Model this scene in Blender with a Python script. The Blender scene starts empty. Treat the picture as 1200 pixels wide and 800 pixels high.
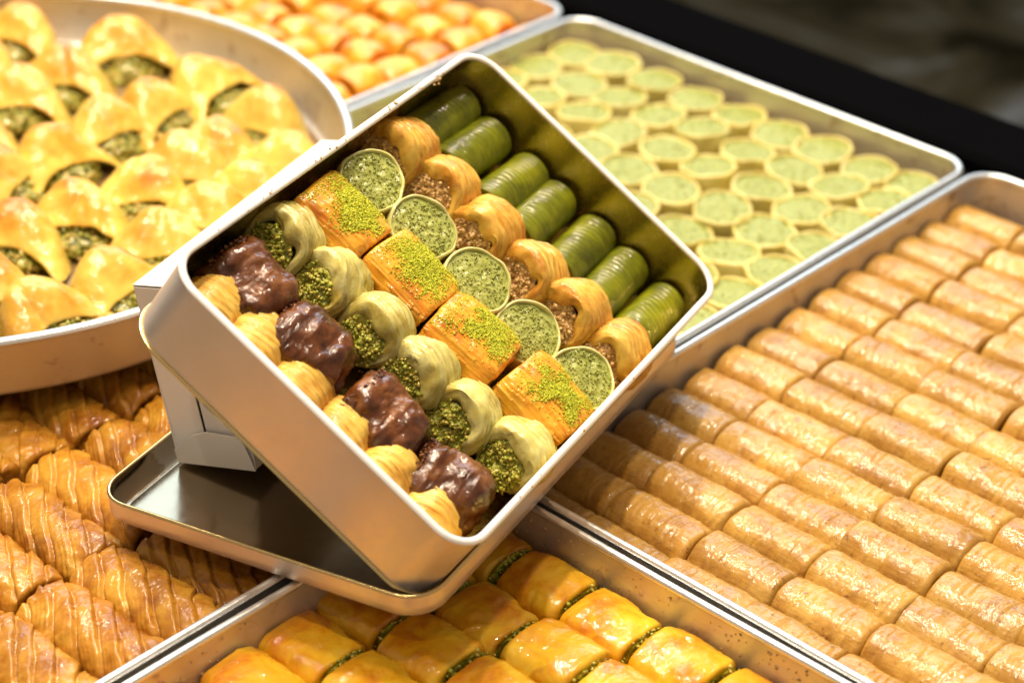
import bpy, math, random
import numpy as np
from mathutils import Matrix, Vector

random.seed(7)
RNG = np.random.default_rng(11)
CM = 0.01
ZJ = 1.95                       # height of the reference plane above the counter, cm
scene = bpy.context.scene
C = scene.collection

# ------------------------------------------------------------------ camera
CAM_R = Vector((0.73123759, 0.68184894, 0.01932912))
CAM_U = Vector((-0.37390281, 0.37696356, 0.84740496))
CAM_F = Vector((-0.57051579, 0.62688157, -0.53059516))
CAM_P = Vector((38.3010703, -54.16648785, 49.50319095 + ZJ))
cam = bpy.data.cameras.new('camera')
cam_o = bpy.data.objects.new('camera', cam)
C.objects.link(cam_o)
M = Matrix(((CAM_R.x, CAM_U.x, -CAM_F.x), (CAM_R.y, CAM_U.y, -CAM_F.y), (CAM_R.z, CAM_U.z, -CAM_F.z))).to_4x4()
M.translation = CAM_P * CM
cam_o.matrix_world = M
cam.sensor_width = 36
cam.lens = 73.46
cam.clip_start = 0.02
cam.clip_end = 50
cam.dof.use_dof = True
cam.dof.focus_distance = 0.79
cam.dof.aperture_fstop = 7.2
scene.camera = cam_o

# ------------------------------------------------------------------ world and lamps
world = bpy.data.worlds.new('World')
scene.world = world
world.use_nodes = True
bg = world.node_tree.nodes['Background']
bg.inputs['Color'].default_value = (1.0, 0.86, 0.70, 1)
bg.inputs['Strength'].default_value = 0.32


def area_lamp(name, pos, target, size, power, color, shape='DISK', size_y=None, spread=180):
    l = bpy.data.lights.new(name, 'AREA')
    l.shape = shape
    l.size = size
    if size_y:
        l.size_y = size_y
    l.energy = power
    l.color = color
    l.spread = math.radians(spread)
    o = bpy.data.objects.new(name, l)
    C.objects.link(o)
    o.location = Vector(pos) * CM
    d = (Vector(target) - Vector(pos)).normalized()
    o.rotation_euler = d.to_track_quat('-Z', 'Y').to_euler()
    return o


WARM = (1.0, 0.84, 0.64)
# the shop's ceiling spots, hung over the left-hand side of the counter, plus an added fill lamp
for pos, tgt, sz, pw in (((-28, 22, 165), (-16, 2, 0), .08, 15), ((-74, -4, 150), (-20, 0, 0), .06, 5), ((12, 20, 172), (2, 4, 0), .08, 10),
                         ((-52, 48, 160), (-20, 8, 0), .06, 6), ((-66, -30, 165), (-14, -12, 0), .06, 3.2), ((-20, -22, 185), (-6, -8, 0), .06, 7),
                         ((-98, 14, 150), (-10, 4, 0), .05, 5), ((-94, 36, 146), (-8, 8, 0), .05, 5), ((-88, -14, 152), (-6, -4, 0), .05, 4),
                         ((-70, 70, 150), (0, 10, 0), .05, 4), ((18, -96, 185), (-4, -10, 0), .06, 4)):  # last lamp, camera side, is added fill to brighten tin wall and carton
    area_lamp('ceiling_spot_or_fill', pos, tgt, sz, pw, WARM)
# the bright shop front opposite the camera
area_lamp('shop_front_window', (-140, 122, 116), (-12, 0, 0), 2.2, 24, (0.60, 0.81, 1.0), 'RECTANGLE', 0.9)

scene.view_settings.view_transform = 'Standard'
scene.view_settings.look = 'None'
scene.view_settings.exposure = 0.08
scene.view_settings.gamma = 1.0


# ------------------------------------------------------------------ noise
def _h(i, j, k, s):
    i = i.astype(np.uint64); j = j.astype(np.uint64); k = k.astype(np.uint64)
    h = (i * np.uint64(374761393) + j * np.uint64(668265263) + k * np.uint64(2246822519) + np.uint64(s * 97463477 + 12345)) & np.uint64(0xffffffff)
    h = ((h ^ (h >> np.uint64(13))) * np.uint64(1274126177)) & np.uint64(0xffffffff)
    h = ((h ^ (h >> np.uint64(15))) * np.uint64(2246822519)) & np.uint64(0xffffffff)
    return ((h ^ (h >> np.uint64(16))) & np.uint64(0xffff)).astype(float) / 32767.5 - 1.0


def vn(x, y, z, s=0):
    x = np.asarray(x, float) + 500.37; y = np.asarray(y, float) + 500.71; z = np.asarray(z, float) + 500.13
    x, y, z = np.broadcast_arrays(x, y, z)
    i, j, k = np.floor(x), np.floor(y), np.floor(z)
    u, v, w = x - i, y - j, z - k
    u, v, w = [t * t * t * (t * (6 * t - 15) + 10) for t in (u, v, w)]
    r = 0
    for a in (0, 1):
        for b in (0, 1):
            for c in (0, 1):
                r = r + _h(i + a, j + b, k + c, s) * (u if a else 1 - u) * (v if b else 1 - v) * (w if c else 1 - w)
    return r


def fbm(x, y, z, s=0, o=4):
    r = 0; a = 1.0; t = 0; f = 1.0
    for n in range(o):
        r = r + a * vn(x * f, y * f, z * f, s + n); t += a; a *= .5; f *= 2.03
    return r / t


def saw(t):
    return t - np.floor(t)


def sstep(t):
    t = np.clip(t, 0, 1)
    return t * t * (3 - 2 * t)


# ------------------------------------------------------------------ mesh helpers (cm in, metres out)
class Geo:
    def __init__(self):
        self.v = []; self.f = []; self.n = 0

    def add(self, V, F):
        V = np.asarray(V, float).reshape(-1, 3)
        self.v.append(V)
        off = self.n
        self.f.extend([tuple(int(i) + off for i in f) for f in F])
        self.n += len(V)
        return self

    def mesh(self, name, mat, smooth=True):
        me = bpy.data.meshes.new(name)
        V = np.concatenate(self.v) * CM
        me.from_pydata(V.tolist(), [], self.f)
        if smooth:
            me.polygons.foreach_set('use_smooth', np.ones(len(me.polygons), bool))
        me.materials.append(mat)
        me.update()
        return me


def grid_faces(nu, nv, cu=False, cv=False, flip=False):
    F = []
    for i in range(nu if cu else nu - 1):
        for j in range(nv if cv else nv - 1):
            a, b = i * nv + j, ((i + 1) % nu) * nv + j
            c, d = ((i + 1) % nu) * nv + (j + 1) % nv, i * nv + (j + 1) % nv
            F.append((a, d, c, b) if flip else (a, b, c, d))
    return F


def rrect(x0, y0, x1, y1, r, n=8):
    P = []
    for cx, cy, a0 in ((x1 - r, y1 - r, 0), (x0 + r, y1 - r, 90), (x0 + r, y0 + r, 180), (x1 - r, y0 + r, 270)):
        for k in range(n + 1):
            a = math.radians(a0 + 90 * k / n)
            P.append((cx + r * math.cos(a), cy + r * math.sin(a)))
    return P


def loops(geo, L, cap_last=False, cap_first=False):
    n = len(L[0])
    V = np.concatenate([np.array(l, float) for l in L])
    if len(L) > 1:
        geo.add(V, grid_faces(len(L), n, False, True))
    if cap_last:
        geo.add(V[-n:], [tuple(range(n))])
    if cap_first:
        geo.add(V[:n], [tuple(reversed(range(n)))])
    return geo


def ring(x0, y0, x1, y1, r, d, z, n=8):
    return [(x, y, z) for x, y in rrect(x0 - d, y0 - d, x1 + d, y1 + d, max(r + d, .02), n)]


_tet = np.array([(1, 0, 0), (-1, 0, 0), (0, 1, 0), (0, -1, 0), (0, 0, 1), (0, 0, -1)], float)
_tf = [(0, 2, 4), (2, 1, 4), (1, 3, 4), (3, 0, 4), (2, 0, 5), (1, 2, 5), (3, 1, 5), (0, 3, 5)]


def grains(geo, P, s0, s1, rng, flat=.75):
    P = np.asarray(P, float)
    for p in P:
        s = rng.uniform(s0, s1)
        A = rng.normal(size=(3, 3))
        Q, _ = np.linalg.qr(A)
        k = _tet * np.array([s * rng.uniform(.7, 1.3), s * rng.uniform(.6, 1.0), s * rng.uniform(.5, flat + .25)]) * rng.uniform(.8, 1.2, size=(6, 1))
        geo.add(k @ Q.T + p, _tf)
    return geo


def link(name, me, parent=None, mat=None):
    o = bpy.data.objects.new(name, me)
    C.objects.link(o)
    if parent is not None:
        o.parent = parent
    if mat is not None:
        o.matrix_world = mat
    return o


def tag(o, label=None, cat=None, group=None, kind=None):
    if label: o['label'] = label
    if cat: o['category'] = cat
    if group: o['group'] = group
    if kind: o['kind'] = kind
    return o


def mat4(x, y, z, o):
    """frame from three axis vectors and an origin in cm"""
    m = Matrix(((x[0], y[0], z[0], o[0] * CM), (x[1], y[1], z[1], o[1] * CM), (x[2], y[2], z[2], o[2] * CM), (0, 0, 0, 1)))
    return m


def TR(x, y, z):
    return Matrix.Translation(Vector((x, y, z)) * CM)


def RX(a): return Matrix.Rotation(math.radians(a), 4, 'X')
def RY(a): return Matrix.Rotation(math.radians(a), 4, 'Y')
def RZ(a): return Matrix.Rotation(math.radians(a), 4, 'Z')
def SC(a, b, c): return Matrix.Diagonal((a, b, c, 1))


def place(name, parts, m, label, cat, group):
    """a thing from shared part meshes: parts = [(name, mesh, kind or None), ...]"""
    if len(parts) == 1:
        o = link(name, parts[0][1], None, m)
        return tag(o, label, cat, group)
    e = bpy.data.objects.new(name, None)
    e.empty_display_size = .01
    C.objects.link(e)
    e.matrix_world = m
    tag(e, label, cat, group)
    first = None
    for pn, me, kd in parts:
        p = bpy.data.objects.new(pn, me)
        C.objects.link(p)
        p.parent = first if kd == 'stuff' and first else e
        first = first or p
        if kd: p['kind'] = kd
    return e


ORD = ['first', 'second', 'third', 'fourth', 'fifth', 'sixth', 'seventh', 'eighth', 'ninth', 'tenth', 'eleventh', 'twelfth',
       'thirteenth', 'fourteenth', 'fifteenth', 'sixteenth', 'seventeenth', 'eighteenth']


def pix(x, y, z):
    """where a point (cm) falls in the photograph, used only to skip repeats that lie out of frame"""
    d = Vector((x, y, z)) - CAM_P
    w = d.dot(CAM_F)
    return 600 + 2448.7 * d.dot(CAM_R) / w, 400 - 2448.7 * d.dot(CAM_U) / w


def seen(x, y, z, mg=70):
    a, b = pix(x, y, z)
    return -mg < a < 1200 + mg and -mg < b < 800 + mg


# ------------------------------------------------------------------ materials
def nodes(name):
    m = bpy.data.materials.new(name)
    m.use_nodes = True
    nt = m.node_tree
    return m, nt, nt.nodes['Principled BSDF']


def coords(nt, stretch=(1, 1, 1), per_object=True):
    tc = nt.nodes.new('ShaderNodeTexCoord')
    mp = nt.nodes.new('ShaderNodeMapping')
    mp.inputs['Scale'].default_value = [100 * s for s in stretch]
    nt.links.new(tc.outputs['Object'], mp.inputs['Vector'])
    if per_object:
        oi = nt.nodes.new('ShaderNodeObjectInfo')
        mu = nt.nodes.new('ShaderNodeMath'); mu.operation = 'MULTIPLY'; mu.inputs[1].default_value = 173.0
        nt.links.new(oi.outputs['Random'], mu.inputs[0])
        nt.links.new(mu.outputs[0], mp.inputs['Location'])
    return mp.outputs['Vector']


def noise(nt, vec, scale, detail=4, rough=.55, dist=0):
    n = nt.nodes.new('ShaderNodeTexNoise')
    n.inputs['Scale'].default_value = scale
    n.inputs['Detail'].default_value = detail
    n.inputs['Roughness'].default_value = rough
    n.inputs['Distortion'].default_value = dist
    nt.links.new(vec, n.inputs['Vector'])
    return n.outputs['Fac']


def ramp(nt, fac, stops):
    r = nt.nodes.new('ShaderNodeValToRGB')
    e = r.color_ramp.elements
    while len(e) < len(stops):
        e.new(.5)
    for k, (p, c) in enumerate(stops):
        e[k].position = p
        e[k].color = (*c, 1) if len(c) == 3 else c
    nt.links.new(fac, r.inputs['Fac'])
    return r.outputs['Color']


def mix(nt, fac, a, b, mode='MIX'):
    m = nt.nodes.new('ShaderNodeMix')
    m.data_type = 'RGBA'
    m.blend_type = mode
    for inp, val in ((m.inputs[0], fac), (m.inputs[6], a), (m.inputs[7], b)):
        if isinstance(val, (int, float)):
            inp.default_value = val
        elif isinstance(val, tuple):
            inp.default_value = (*val, 1) if len(val) == 3 else val
        else:
            nt.links.new(val, inp)
    return m.outputs[2]


def bump(nt, h, strength, dist_cm, normal=None):
    b = nt.nodes.new('ShaderNodeBump')
    b.inputs['Strength'].default_value = strength
    b.inputs['Distance'].default_value = dist_cm * CM
    nt.links.new(h, b.inputs['Height'])
    if normal is not None:
        nt.links.new(normal, b.inputs['Normal'])
    return b.outputs['Normal']


def dough(name, stops, scale=.6, speck=None, speck_scale=5, speck_at=(.60, .70), rough=.34, coat=.7, coat_rough=.09,
          b1=(1.3, .25, .10), b2=(7, .3, .03), sss=0.036, stretch=(1, 1, 1), vary=.12, fibre=None, bake=None, blue=.5):
    warm_ = lambda c: (c[0], c[1] * 1.03, c[2] * blue)
    stops = [(p, warm_(c)) for p, c in stops]
    if fibre:
        fibre = (fibre[0], fibre[1], warm_(fibre[2]), fibre[3])
    m, nt, bs = nodes(name)
    v = coords(nt, stretch)
    n_a = nt.nodes.new('ShaderNodeMath'); n_a.operation = 'MULTIPLY_ADD'
    nt.links.new(noise(nt, v, scale, 5, .6, .4), n_a.inputs[0]); n_a.inputs[1].default_value = 1.5; n_a.inputs[2].default_value = -.25
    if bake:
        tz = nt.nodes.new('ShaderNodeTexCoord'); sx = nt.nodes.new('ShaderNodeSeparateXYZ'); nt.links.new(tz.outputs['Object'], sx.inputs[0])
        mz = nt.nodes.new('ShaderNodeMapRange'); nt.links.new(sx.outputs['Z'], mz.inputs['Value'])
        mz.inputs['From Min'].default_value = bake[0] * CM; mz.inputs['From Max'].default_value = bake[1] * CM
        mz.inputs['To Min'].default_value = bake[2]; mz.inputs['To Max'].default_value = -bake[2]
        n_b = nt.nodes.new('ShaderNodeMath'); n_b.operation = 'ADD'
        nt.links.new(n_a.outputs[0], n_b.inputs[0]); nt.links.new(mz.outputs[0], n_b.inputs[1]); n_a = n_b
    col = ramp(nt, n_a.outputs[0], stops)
    fb = None
    if fibre:
        vf = coords(nt, fibre[0])
        fb = noise(nt, vf, fibre[1], 4, .6)
        fac = ramp(nt, fb, [(.38, (0, 0, 0)), (.66, (1, 1, 1))])
        col = mix(nt, fac, col, mix(nt, fibre[3], col, fibre[2]))
    if speck:
        f = ramp(nt, noise(nt, v, speck_scale, 6, .72), [(speck_at[0], (0, 0, 0)), (speck_at[1], (1, 1, 1))])
        col = mix(nt, f, col, speck)
    oi = nt.nodes.new('ShaderNodeObjectInfo')
    mr = nt.nodes.new('ShaderNodeMapRange')
    mr.inputs['To Min'].default_value = 1 - vary
    mr.inputs['To Max'].default_value = 1 + vary
    nt.links.new(oi.outputs['Random'], mr.inputs['Value'])
    hs = nt.nodes.new('ShaderNodeHueSaturation')
    nt.links.new(mr.outputs[0], hs.inputs['Value'])
    nt.links.new(col, hs.inputs['Color'])
    nt.links.new(hs.outputs['Color'], bs.inputs['Base Color'])
    rr = ramp(nt, noise(nt, v, 2.2, 3), [(.3, (rough * 1.1,) * 3), (.75, (min(1, rough * 1.8),) * 3)])
    nt.links.new(rr, bs.inputs['Roughness'])
    n1 = bump(nt, noise(nt, v, b1[0], 3, .5), b1[1], b1[2])
    n2 = bump(nt, noise(nt, v, b2[0], 4, .6), b2[1], b2[2], n1)
    if fb is not None:
        n2 = bump(nt, fb, .55, .07, n2)
    nt.links.new(n2, bs.inputs['Normal'])
    bs.inputs['Specular IOR Level'].default_value = .22
    bs.inputs['Coat Weight'].default_value = coat
    bs.inputs['Coat Roughness'].default_value = coat_rough * 1.25
    bs.inputs['Coat IOR'].default_value = 1.45
    nc = bump(nt, noise(nt, v, 1.7, 2, .55), .75, .16)
    nc2 = bump(nt, noise(nt, v, 5.5, 2, .5), .5, .05, nc)
    nt.links.new(nc2, bs.inputs['Coat Normal'])
    bs.inputs['Subsurface Weight'].default_value = sss
    bs.inputs['Subsurface Radius'].default_value = (.5, .25, .1)
    bs.inputs['Subsurface Scale'].default_value = .004
    return m


def crumbs(name, cols, rough=.55, scale=9, coat=.25, bumpd=.05, vary=.1):
    m, nt, bs = nodes(name)
    v = coords(nt)
    g = nt.nodes.new('ShaderNodeNewGeometry')
    n = noise(nt, v, scale, 3, .6)
    ad = nt.nodes.new('ShaderNodeMath'); ad.operation = 'MULTIPLY_ADD'
    nt.links.new(g.outputs['Random Per Island'], ad.inputs[0]); ad.inputs[1].default_value = .34
    sb = nt.nodes.new('ShaderNodeMath'); sb.operation = 'MULTIPLY_ADD'
    nt.links.new(n, sb.inputs[0]); sb.inputs[1].default_value = 1.7; sb.inputs[2].default_value = -.50
    nt.links.new(sb.outputs[0], ad.inputs[2])
    k = len(cols)
    col = ramp(nt, ad.outputs[0], [(.12 + .76 * i / (k - 1), c) for i, c in enumerate(cols)])
    nt.links.new(col, bs.inputs['Base Color'])
    bs.inputs['Roughness'].default_value = rough
    nt.links.new(bump(nt, noise(nt, v, scale * 1.2, 4, .65), .8, bumpd), bs.inputs['Normal'])
    bs.inputs['Coat Weight'].default_value = coat
    bs.inputs['Coat Roughness'].default_value = .15
    bs.inputs['Subsurface Weight'].default_value = .08
    bs.inputs['Subsurface Radius'].default_value = (.4, .5, .1)
    bs.inputs['Subsurface Scale'].default_value = .003
    return m


def metal(name, col, rough, metallic=1.0, stain=None, stain_at=(.55, .75), scratch=.3, coat=0, streak=(1, 1, 1), wave=.25):
    m, nt, bs = nodes(name)
    v = coords(nt, per_object=False)
    vs = coords(nt, streak, False)
    c = mix(nt, noise(nt, v, .35, 4), tuple(x * .88 for x in col), tuple(min(1, x * 1.08) for x in col))
    met = None
    if stain:
        f = ramp(nt, noise(nt, v, .9, 6, .65, .6), [(stain_at[0], (0, 0, 0)), (stain_at[1], (1, 1, 1))])
        c = mix(nt, f, c, stain)
        sub = nt.nodes.new('ShaderNodeMath'); sub.operation = 'MULTIPLY_ADD'
        nt.links.new(f, sub.inputs[0]); sub.inputs[1].default_value = -.6 * metallic; sub.inputs[2].default_value = metallic
        nt.links.new(sub.outputs[0], bs.inputs['Metallic'])
    else:
        bs.inputs['Metallic'].default_value = metallic
    nt.links.new(c, bs.inputs['Base Color'])
    r = ramp(nt, noise(nt, vs, 3, 5, .7), [(.3, (rough * .8,) * 3), (.72, (rough * 1.3,) * 3)])
    nt.links.new(r, bs.inputs['Roughness'])
    n1 = bump(nt, noise(nt, v, .5, 2), wave, .08)
    n2 = bump(nt, noise(nt, vs, 12, 4, .7), scratch, .004, n1)
    nt.links.new(n2, bs.inputs['Normal'])
    bs.inputs['Coat Weight'].default_value = coat
    return m


MT = {}
MT['tray'] = metal('tray_aluminium', (.66, .62, .56), .44, .8, (.30, .17, .07), (.57, .73), .6, streak=(.2, .2, 2))
MT['tray_rim'] = metal('rim_aluminium', (.84, .84, .82), .30, .85, scratch=.5)
MT['tray_floor'] = metal('syrupy_tray_floor', (.30, .19, .08), .3, .6, (.10, .05, .01))
MT['lid_lacquer'] = metal('pale_lacquer', (.36, .29, .20), .17, 1.0, scratch=.04, wave=.02)
MT['steel_gold'] = metal('gold_lacquer', (.60, .46, .15), .24, 1.0, scratch=.05, wave=.03)
MT['gold_rim'] = metal('gold_rim', (.85, .64, .28), .2, 1.0, scratch=.08, wave=.03)
MT['tin_out'] = metal('pearl_silver_tin', (.78, .70, .64), .36, .72, scratch=.3, coat=.1, wave=.13)
MT['white_rim'] = metal('pale_tin_rim', (.92, .90, .87), .3, .2, scratch=.1, wave=.05)

MT['roll'] = dough('thin_pastry_tan', blue=.62, stops=[(.26, (.30, .128, .028)), (.5, (.42, .207, .052)), (.74, (.51, .29, .095))], scale=.55, speck=(.17, .058, .014), speck_scale=3.6, speck_at=(.57, .70), rough=.3, coat=.8, coat_rough=.10, b1=(1.6, .3, .1), b2=(8, .35, .03), sss=0.045, fibre=((.5, 2.5, 2.5), 2.0, (.52, .32, .14), .30))
MT['groll'] = dough('pistachio_skin_green', [(.3, (.055, .064, .002)), (.55, (.13, .142, .003)), (.8, (.23, .225, .006))], .8,
                    (.28, .17, .01), 5, (.66, .76), rough=.28, coat=.9, coat_rough=.05, sss=0.015, b2=(9, .25, .02), fibre=((2.5, .4, .4), 2.0, (.22, .22, .01), .45))
MT['nestgold'] = dough('phyllo_golden', [(.3, (.40, .13, .018)), (.52, (.60, .26, .05)), (.75, (.72, .43, .15))], .7,
                       None, rough=.34, coat=.7, coat_rough=.12, sss=0.060, fibre=((2.6, .35, .35), 2.2, (.78, .52, .22), .7))
MT['finger'] = dough('phyllo_pale_gold', [(.3, (.52, .19, .025)), (.52, (.64, .31, .07)), (.75, (.74, .48, .18))], .7,
                     None, rough=.34, coat=.6, coat_rough=.14, sss=0.060, fibre=((2.6, .3, .3), 2.4, (.80, .58, .30), .75))
MT['nestgreen'] = dough('phyllo_pale_green', [(.3, (.36, .24, .035)), (.52, (.52, .41, .09)), (.75, (.64, .55, .20))], .7,
                        None, rough=.34, coat=.7, coat_rough=.12, sss=0.060, fibre=((2.6, .35, .35), 2.2, (.68, .63, .32), .7), blue=.9)
MT['choc'] = dough('chocolate_glaze', blue=.9, stops=[(.3, (.042, .010, .002)), (.55, (.115, .032, .007)), (.78, (.24, .088, .026))], scale=.8, speck=None, rough=.28, coat=.9, coat_rough=.08, sss=0.006, b1=(1.8, .45, .14), b2=(6, .4, .04))
MT['amber'] = dough('amber_phyllo', [(.28, (.42, .105, .006)), (.5, (.60, .20, .012)), (.76, (.74, .36, .05))], .6,
                    None, rough=.3, coat=.8, coat_rough=.1, sss=0.090, b1=(1.4, .4, .1), fibre=((.22, 3.4, 3.4), 1.6, (.80, .47, .10), .65))
MT['leaf'] = dough('crisp_phyllo_leaf', [(.3, (.55, .22, .03)), (.52, (.72, .40, .09)), (.75, (.80, .55, .20))], .9,
                   None, rough=.35, coat=.5, coat_rough=.14, sss=0.090, fibre=((3.0, .25, 3.0), 1.8, (.84, .62, .28), .5))
MT['wrapgreen'] = dough('wrapper_pale_green', [(.3, (.50, .47, .15)), (.55, (.62, .58, .26)), (.8, (.72, .68, .38))], .8,
                        None, rough=.3, coat=.6, coat_rough=.12, sss=0.075, blue=.9)
MT['discwrap'] = dough('wrapper_cream', [(.3, (.52, .40, .10)), (.55, (.64, .53, .20)), (.8, (.72, .63, .34))], .6,
                       None, rough=.32, coat=.6, coat_rough=.12, sss=0.075, blue=.85)
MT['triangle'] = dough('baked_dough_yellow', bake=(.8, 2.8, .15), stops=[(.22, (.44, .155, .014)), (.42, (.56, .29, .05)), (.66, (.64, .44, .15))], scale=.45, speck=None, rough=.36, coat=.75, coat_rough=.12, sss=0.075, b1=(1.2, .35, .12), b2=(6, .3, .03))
MT['twist'] = dough('folded_phyllo_brown', [(.28, (.235, .066, .006)), (.48, (.39, .145, .015)), (.72, (.53, .26, .052))], .55,
                    (.30, .09, .015), 3.0, (.58, .72), rough=.36, coat=.75, coat_rough=.11, sss=0.045, b1=(1.5, .35, .1), b2=(7, .4, .03), fibre=((1, 1, 1), 1.2, (.60, .33, .09), .3))
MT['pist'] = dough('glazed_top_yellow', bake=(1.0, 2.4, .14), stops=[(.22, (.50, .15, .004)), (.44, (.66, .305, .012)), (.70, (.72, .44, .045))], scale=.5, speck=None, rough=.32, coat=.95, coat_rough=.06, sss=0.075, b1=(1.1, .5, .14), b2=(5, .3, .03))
MT['orange'] = dough('glazed_top_orange', [(.28, (.58, .16, .012)), (.5, (.72, .30, .03)), (.74, (.78, .46, .10))], .5,
                     None, rough=.3, coat=.95, coat_rough=.10, sss=0.075)
MT['fill_green'] = crumbs('pistachio_filling', [(.13, .13, .008), (.29, .31, .018), (.46, .46, .04), (.48, .32, .06), (.60, .58, .10)], .5, 6, .5)
MT['fill_dark'] = crumbs('dark_pistachio_filling', [(.05, .045, .005), (.15, .16, .010), (.34, .34, .03), (.36, .19, .04), (.52, .50, .08)], .5, 4, .5)  # darker pistachio mix, used inside the folded pastries
MT['fill_bluegreen'] = crumbs('fine_pistachio_paste', [(.18, .205, .035), (.27, .295, .045), (.37, .39, .06), (.33, .37, .10), (.55, .52, .10)], .5, 9, .3, .03)
MT['fill_disc'] = crumbs('pale_pistachio_paste', [(.13, .14, .015), (.20, .225, .03), (.28, .30, .045), (.25, .30, .08), (.42, .385, .06)], .6, 6, .2)
MT['fill_walnut'] = crumbs('ground_walnut', [(.26, .11, .025), (.54, .29, .09), (.68, .42, .15), (.76, .54, .24)], .5, 7, .4)
MT['powder'] = crumbs('pistachio_powder', [(.20, .24, .008), (.40, .44, .015), (.58, .58, .03), (.66, .62, .05)], .8, 8, 0)


def plain(name, col, rough, metallic=0, spec=.5, bscale=6, bs_=.2):
    m, nt, bs = nodes(name)
    v = coords(nt, per_object=False)
    c = mix(nt, noise(nt, v, .25, 5, .6), tuple(x * .9 for x in col), tuple(min(1, x * 1.06) for x in col))
    nt.links.new(c, bs.inputs['Base Color'])
    bs.inputs['Roughness'].default_value = rough
    bs.inputs['Metallic'].default_value = metallic
    bs.inputs['Specular IOR Level'].default_value = spec
    nt.links.new(bump(nt, noise(nt, v, bscale, 4), bs_, .02), bs.inputs['Normal'])
    return m


MT['card'] = plain('white_cardboard', (.86, .83, .78), .42, 0, .4, 1.2, .15)
MT['counter'] = plain('black_counter', (.010, .011, .014), .35, 0, .3)
MT['frame'] = plain('black_frame', (.0025, .0025, .003), .5, 0, 0.0)
m_, nt_, bs_ = nodes('floor_painted_reflections')
v_ = coords(nt_, per_object=False)
nt_.links.new(ramp(nt_, noise(nt_, v_, .045, 5, .6, 1.0), [(.38, (.006, .005, .003)), (.47, (.024, .020, .011)), (.54, (.040, .036, .026)), (.64, (.10, .105, .11))]), bs_.inputs['Base Color'])  # mottle imitates blurred reflections, painted into the floor's colour
bs_.inputs['Roughness'].default_value = .8
bs_.inputs['Specular IOR Level'].default_value = 0
MT['floor'] = m_

# ------------------------------------------------------------------ the setting
tag(link('floor', Geo().add([(-300, 38, -45), (260, 38, -45), (260, 420, -45), (-300, 420, -45)], [(0, 1, 2, 3)]).mesh('floor', MT['floor'], False)), kind='structure')
g = Geo()
loops(g, [ring(-125, -95, 110, 38.2, 1, 0, -4), ring(-125, -95, 110, 38.2, 1, 0, -.2), ring(-125, -95, 110, 38.2, 1, -.2, 0)], True)
tag(link('counter_top', g.mesh('counter_top', MT['counter'], False)), kind='structure')
g = Geo()
loops(g, [ring(-125, 36.3, 110, 41.6, .5, 0, -6), ring(-125, 36.3, 110, 41.6, .5, 0, .8), ring(-125, 36.3, 110, 41.6, .5, -.35, 1.15)], True)
tag(link('counter_frame', g.mesh('counter_frame', MT['frame'], False)), kind='structure')

RIM_Z = ZJ + .65 * 2.3


def tray(name, x0, y0, x1, y1, label, r=1.7, base=0.0, top=RIM_Z, flare=.25, bead=.17, seed=0):
    e = link(name, None)
    e.location = Vector(((x0 + x1) / 2, (y0 + y1) / 2, base)) * CM
    inv = Matrix.Translation(-e.location)
    cx, cy = (x0 + x1) / 2, (y0 + y1) / 2
    a = (x0 - cx, y0 - cy, x1 - cx, y1 - cy)
    h = top - base

    def wav(L, amp):
        return [(p[0] + amp * vn(p[0] * .12, p[1] * .12, seed), p[1] + amp * vn(p[0] * .12, p[1] * .12, seed + 9), p[2]) for p in L]
    g = Geo()
    hs = [0.12, .5, 1.2, 2.0, h - bead * .8]
    n = 10
    def rg(d, z):
        L = ring(*a, r, d, z, n)
        # subdivide the straight sides so that they can waver
        out = []
        for i, p in enumerate(L):
            q = L[(i + 1) % len(L)]
            out.append(p)
            ln = math.dist(p, q)
            if ln > 3:
                k = int(ln / 2)
                for t in range(1, k):
                    out.append(tuple(p[c] + (q[c] - p[c]) * t / k for c in range(3)))
        return wav(out, .07)
    loops(g, [rg(-flare * (1 - z / h) - .16, z) for z in reversed(hs)])
    L2 = [rg(-flare * (1 - z / h) - .04, z) for z in [0.0] + hs]
    loops(g, L2)
    link('wall', g.mesh('wall', MT['tray']), e)
    g = Geo()
    loops(g, [rg(-flare - .16, .12)], True)
    link('base', g.mesh('base', MT['tray_floor'], False), e)
    g = Geo()
    L = []
    for k in range(9):
        t = 2 * math.pi * k / 8
        L.append(rg(-.13 + bead * math.cos(t), h - bead * .7 + bead * math.sin(t)))
    loops(g, L)
    link('rim', g.mesh('rim', MT['tray_rim']), e)
    tag(e, label, 'tray', 'metal pastry trays on the counter')
    return e


tray('pastry_tray', -7.83, -5.04, 18.6, 31.4, 'aluminium tray filled with rows of tan finger rolls', seed=1)
tray('pastry_tray', -7.83, -42, 18.6, -5.42, 'aluminium tray of yellow glazed pistachio squares at the bottom edge', seed=2)
tray('pastry_tray', -35.1, -5.1, -8.2, 31.4, 'aluminium tray of round pale green pistachio discs', seed=3)
tray('pastry_tray', -35.1, -42, -8.24, -5.5, 'aluminium tray of brown twisted phyllo logs under the round tray', seed=4)
tray('pastry_tray', -62.5, -5.1, -35.6, 31.6, 'blurred tray of orange glazed pastries at the top edge', seed=5)

# round tray
RC = (-40.4, -6.4); RR = 18.3; RZ0 = 3.62; RZ1 = 6.5
e = link('round_tray', None)
e.location = Vector((*RC, RZ0)) * CM


def revolve(prof, n=96):
    V = []
    for x, z in prof:
        for k in range(n):
            t = 2 * math.pi * k / n
            V.append((x * math.cos(t), x * math.sin(t), z))
    return V, grid_faces(len(prof), n, False, True)


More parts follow.
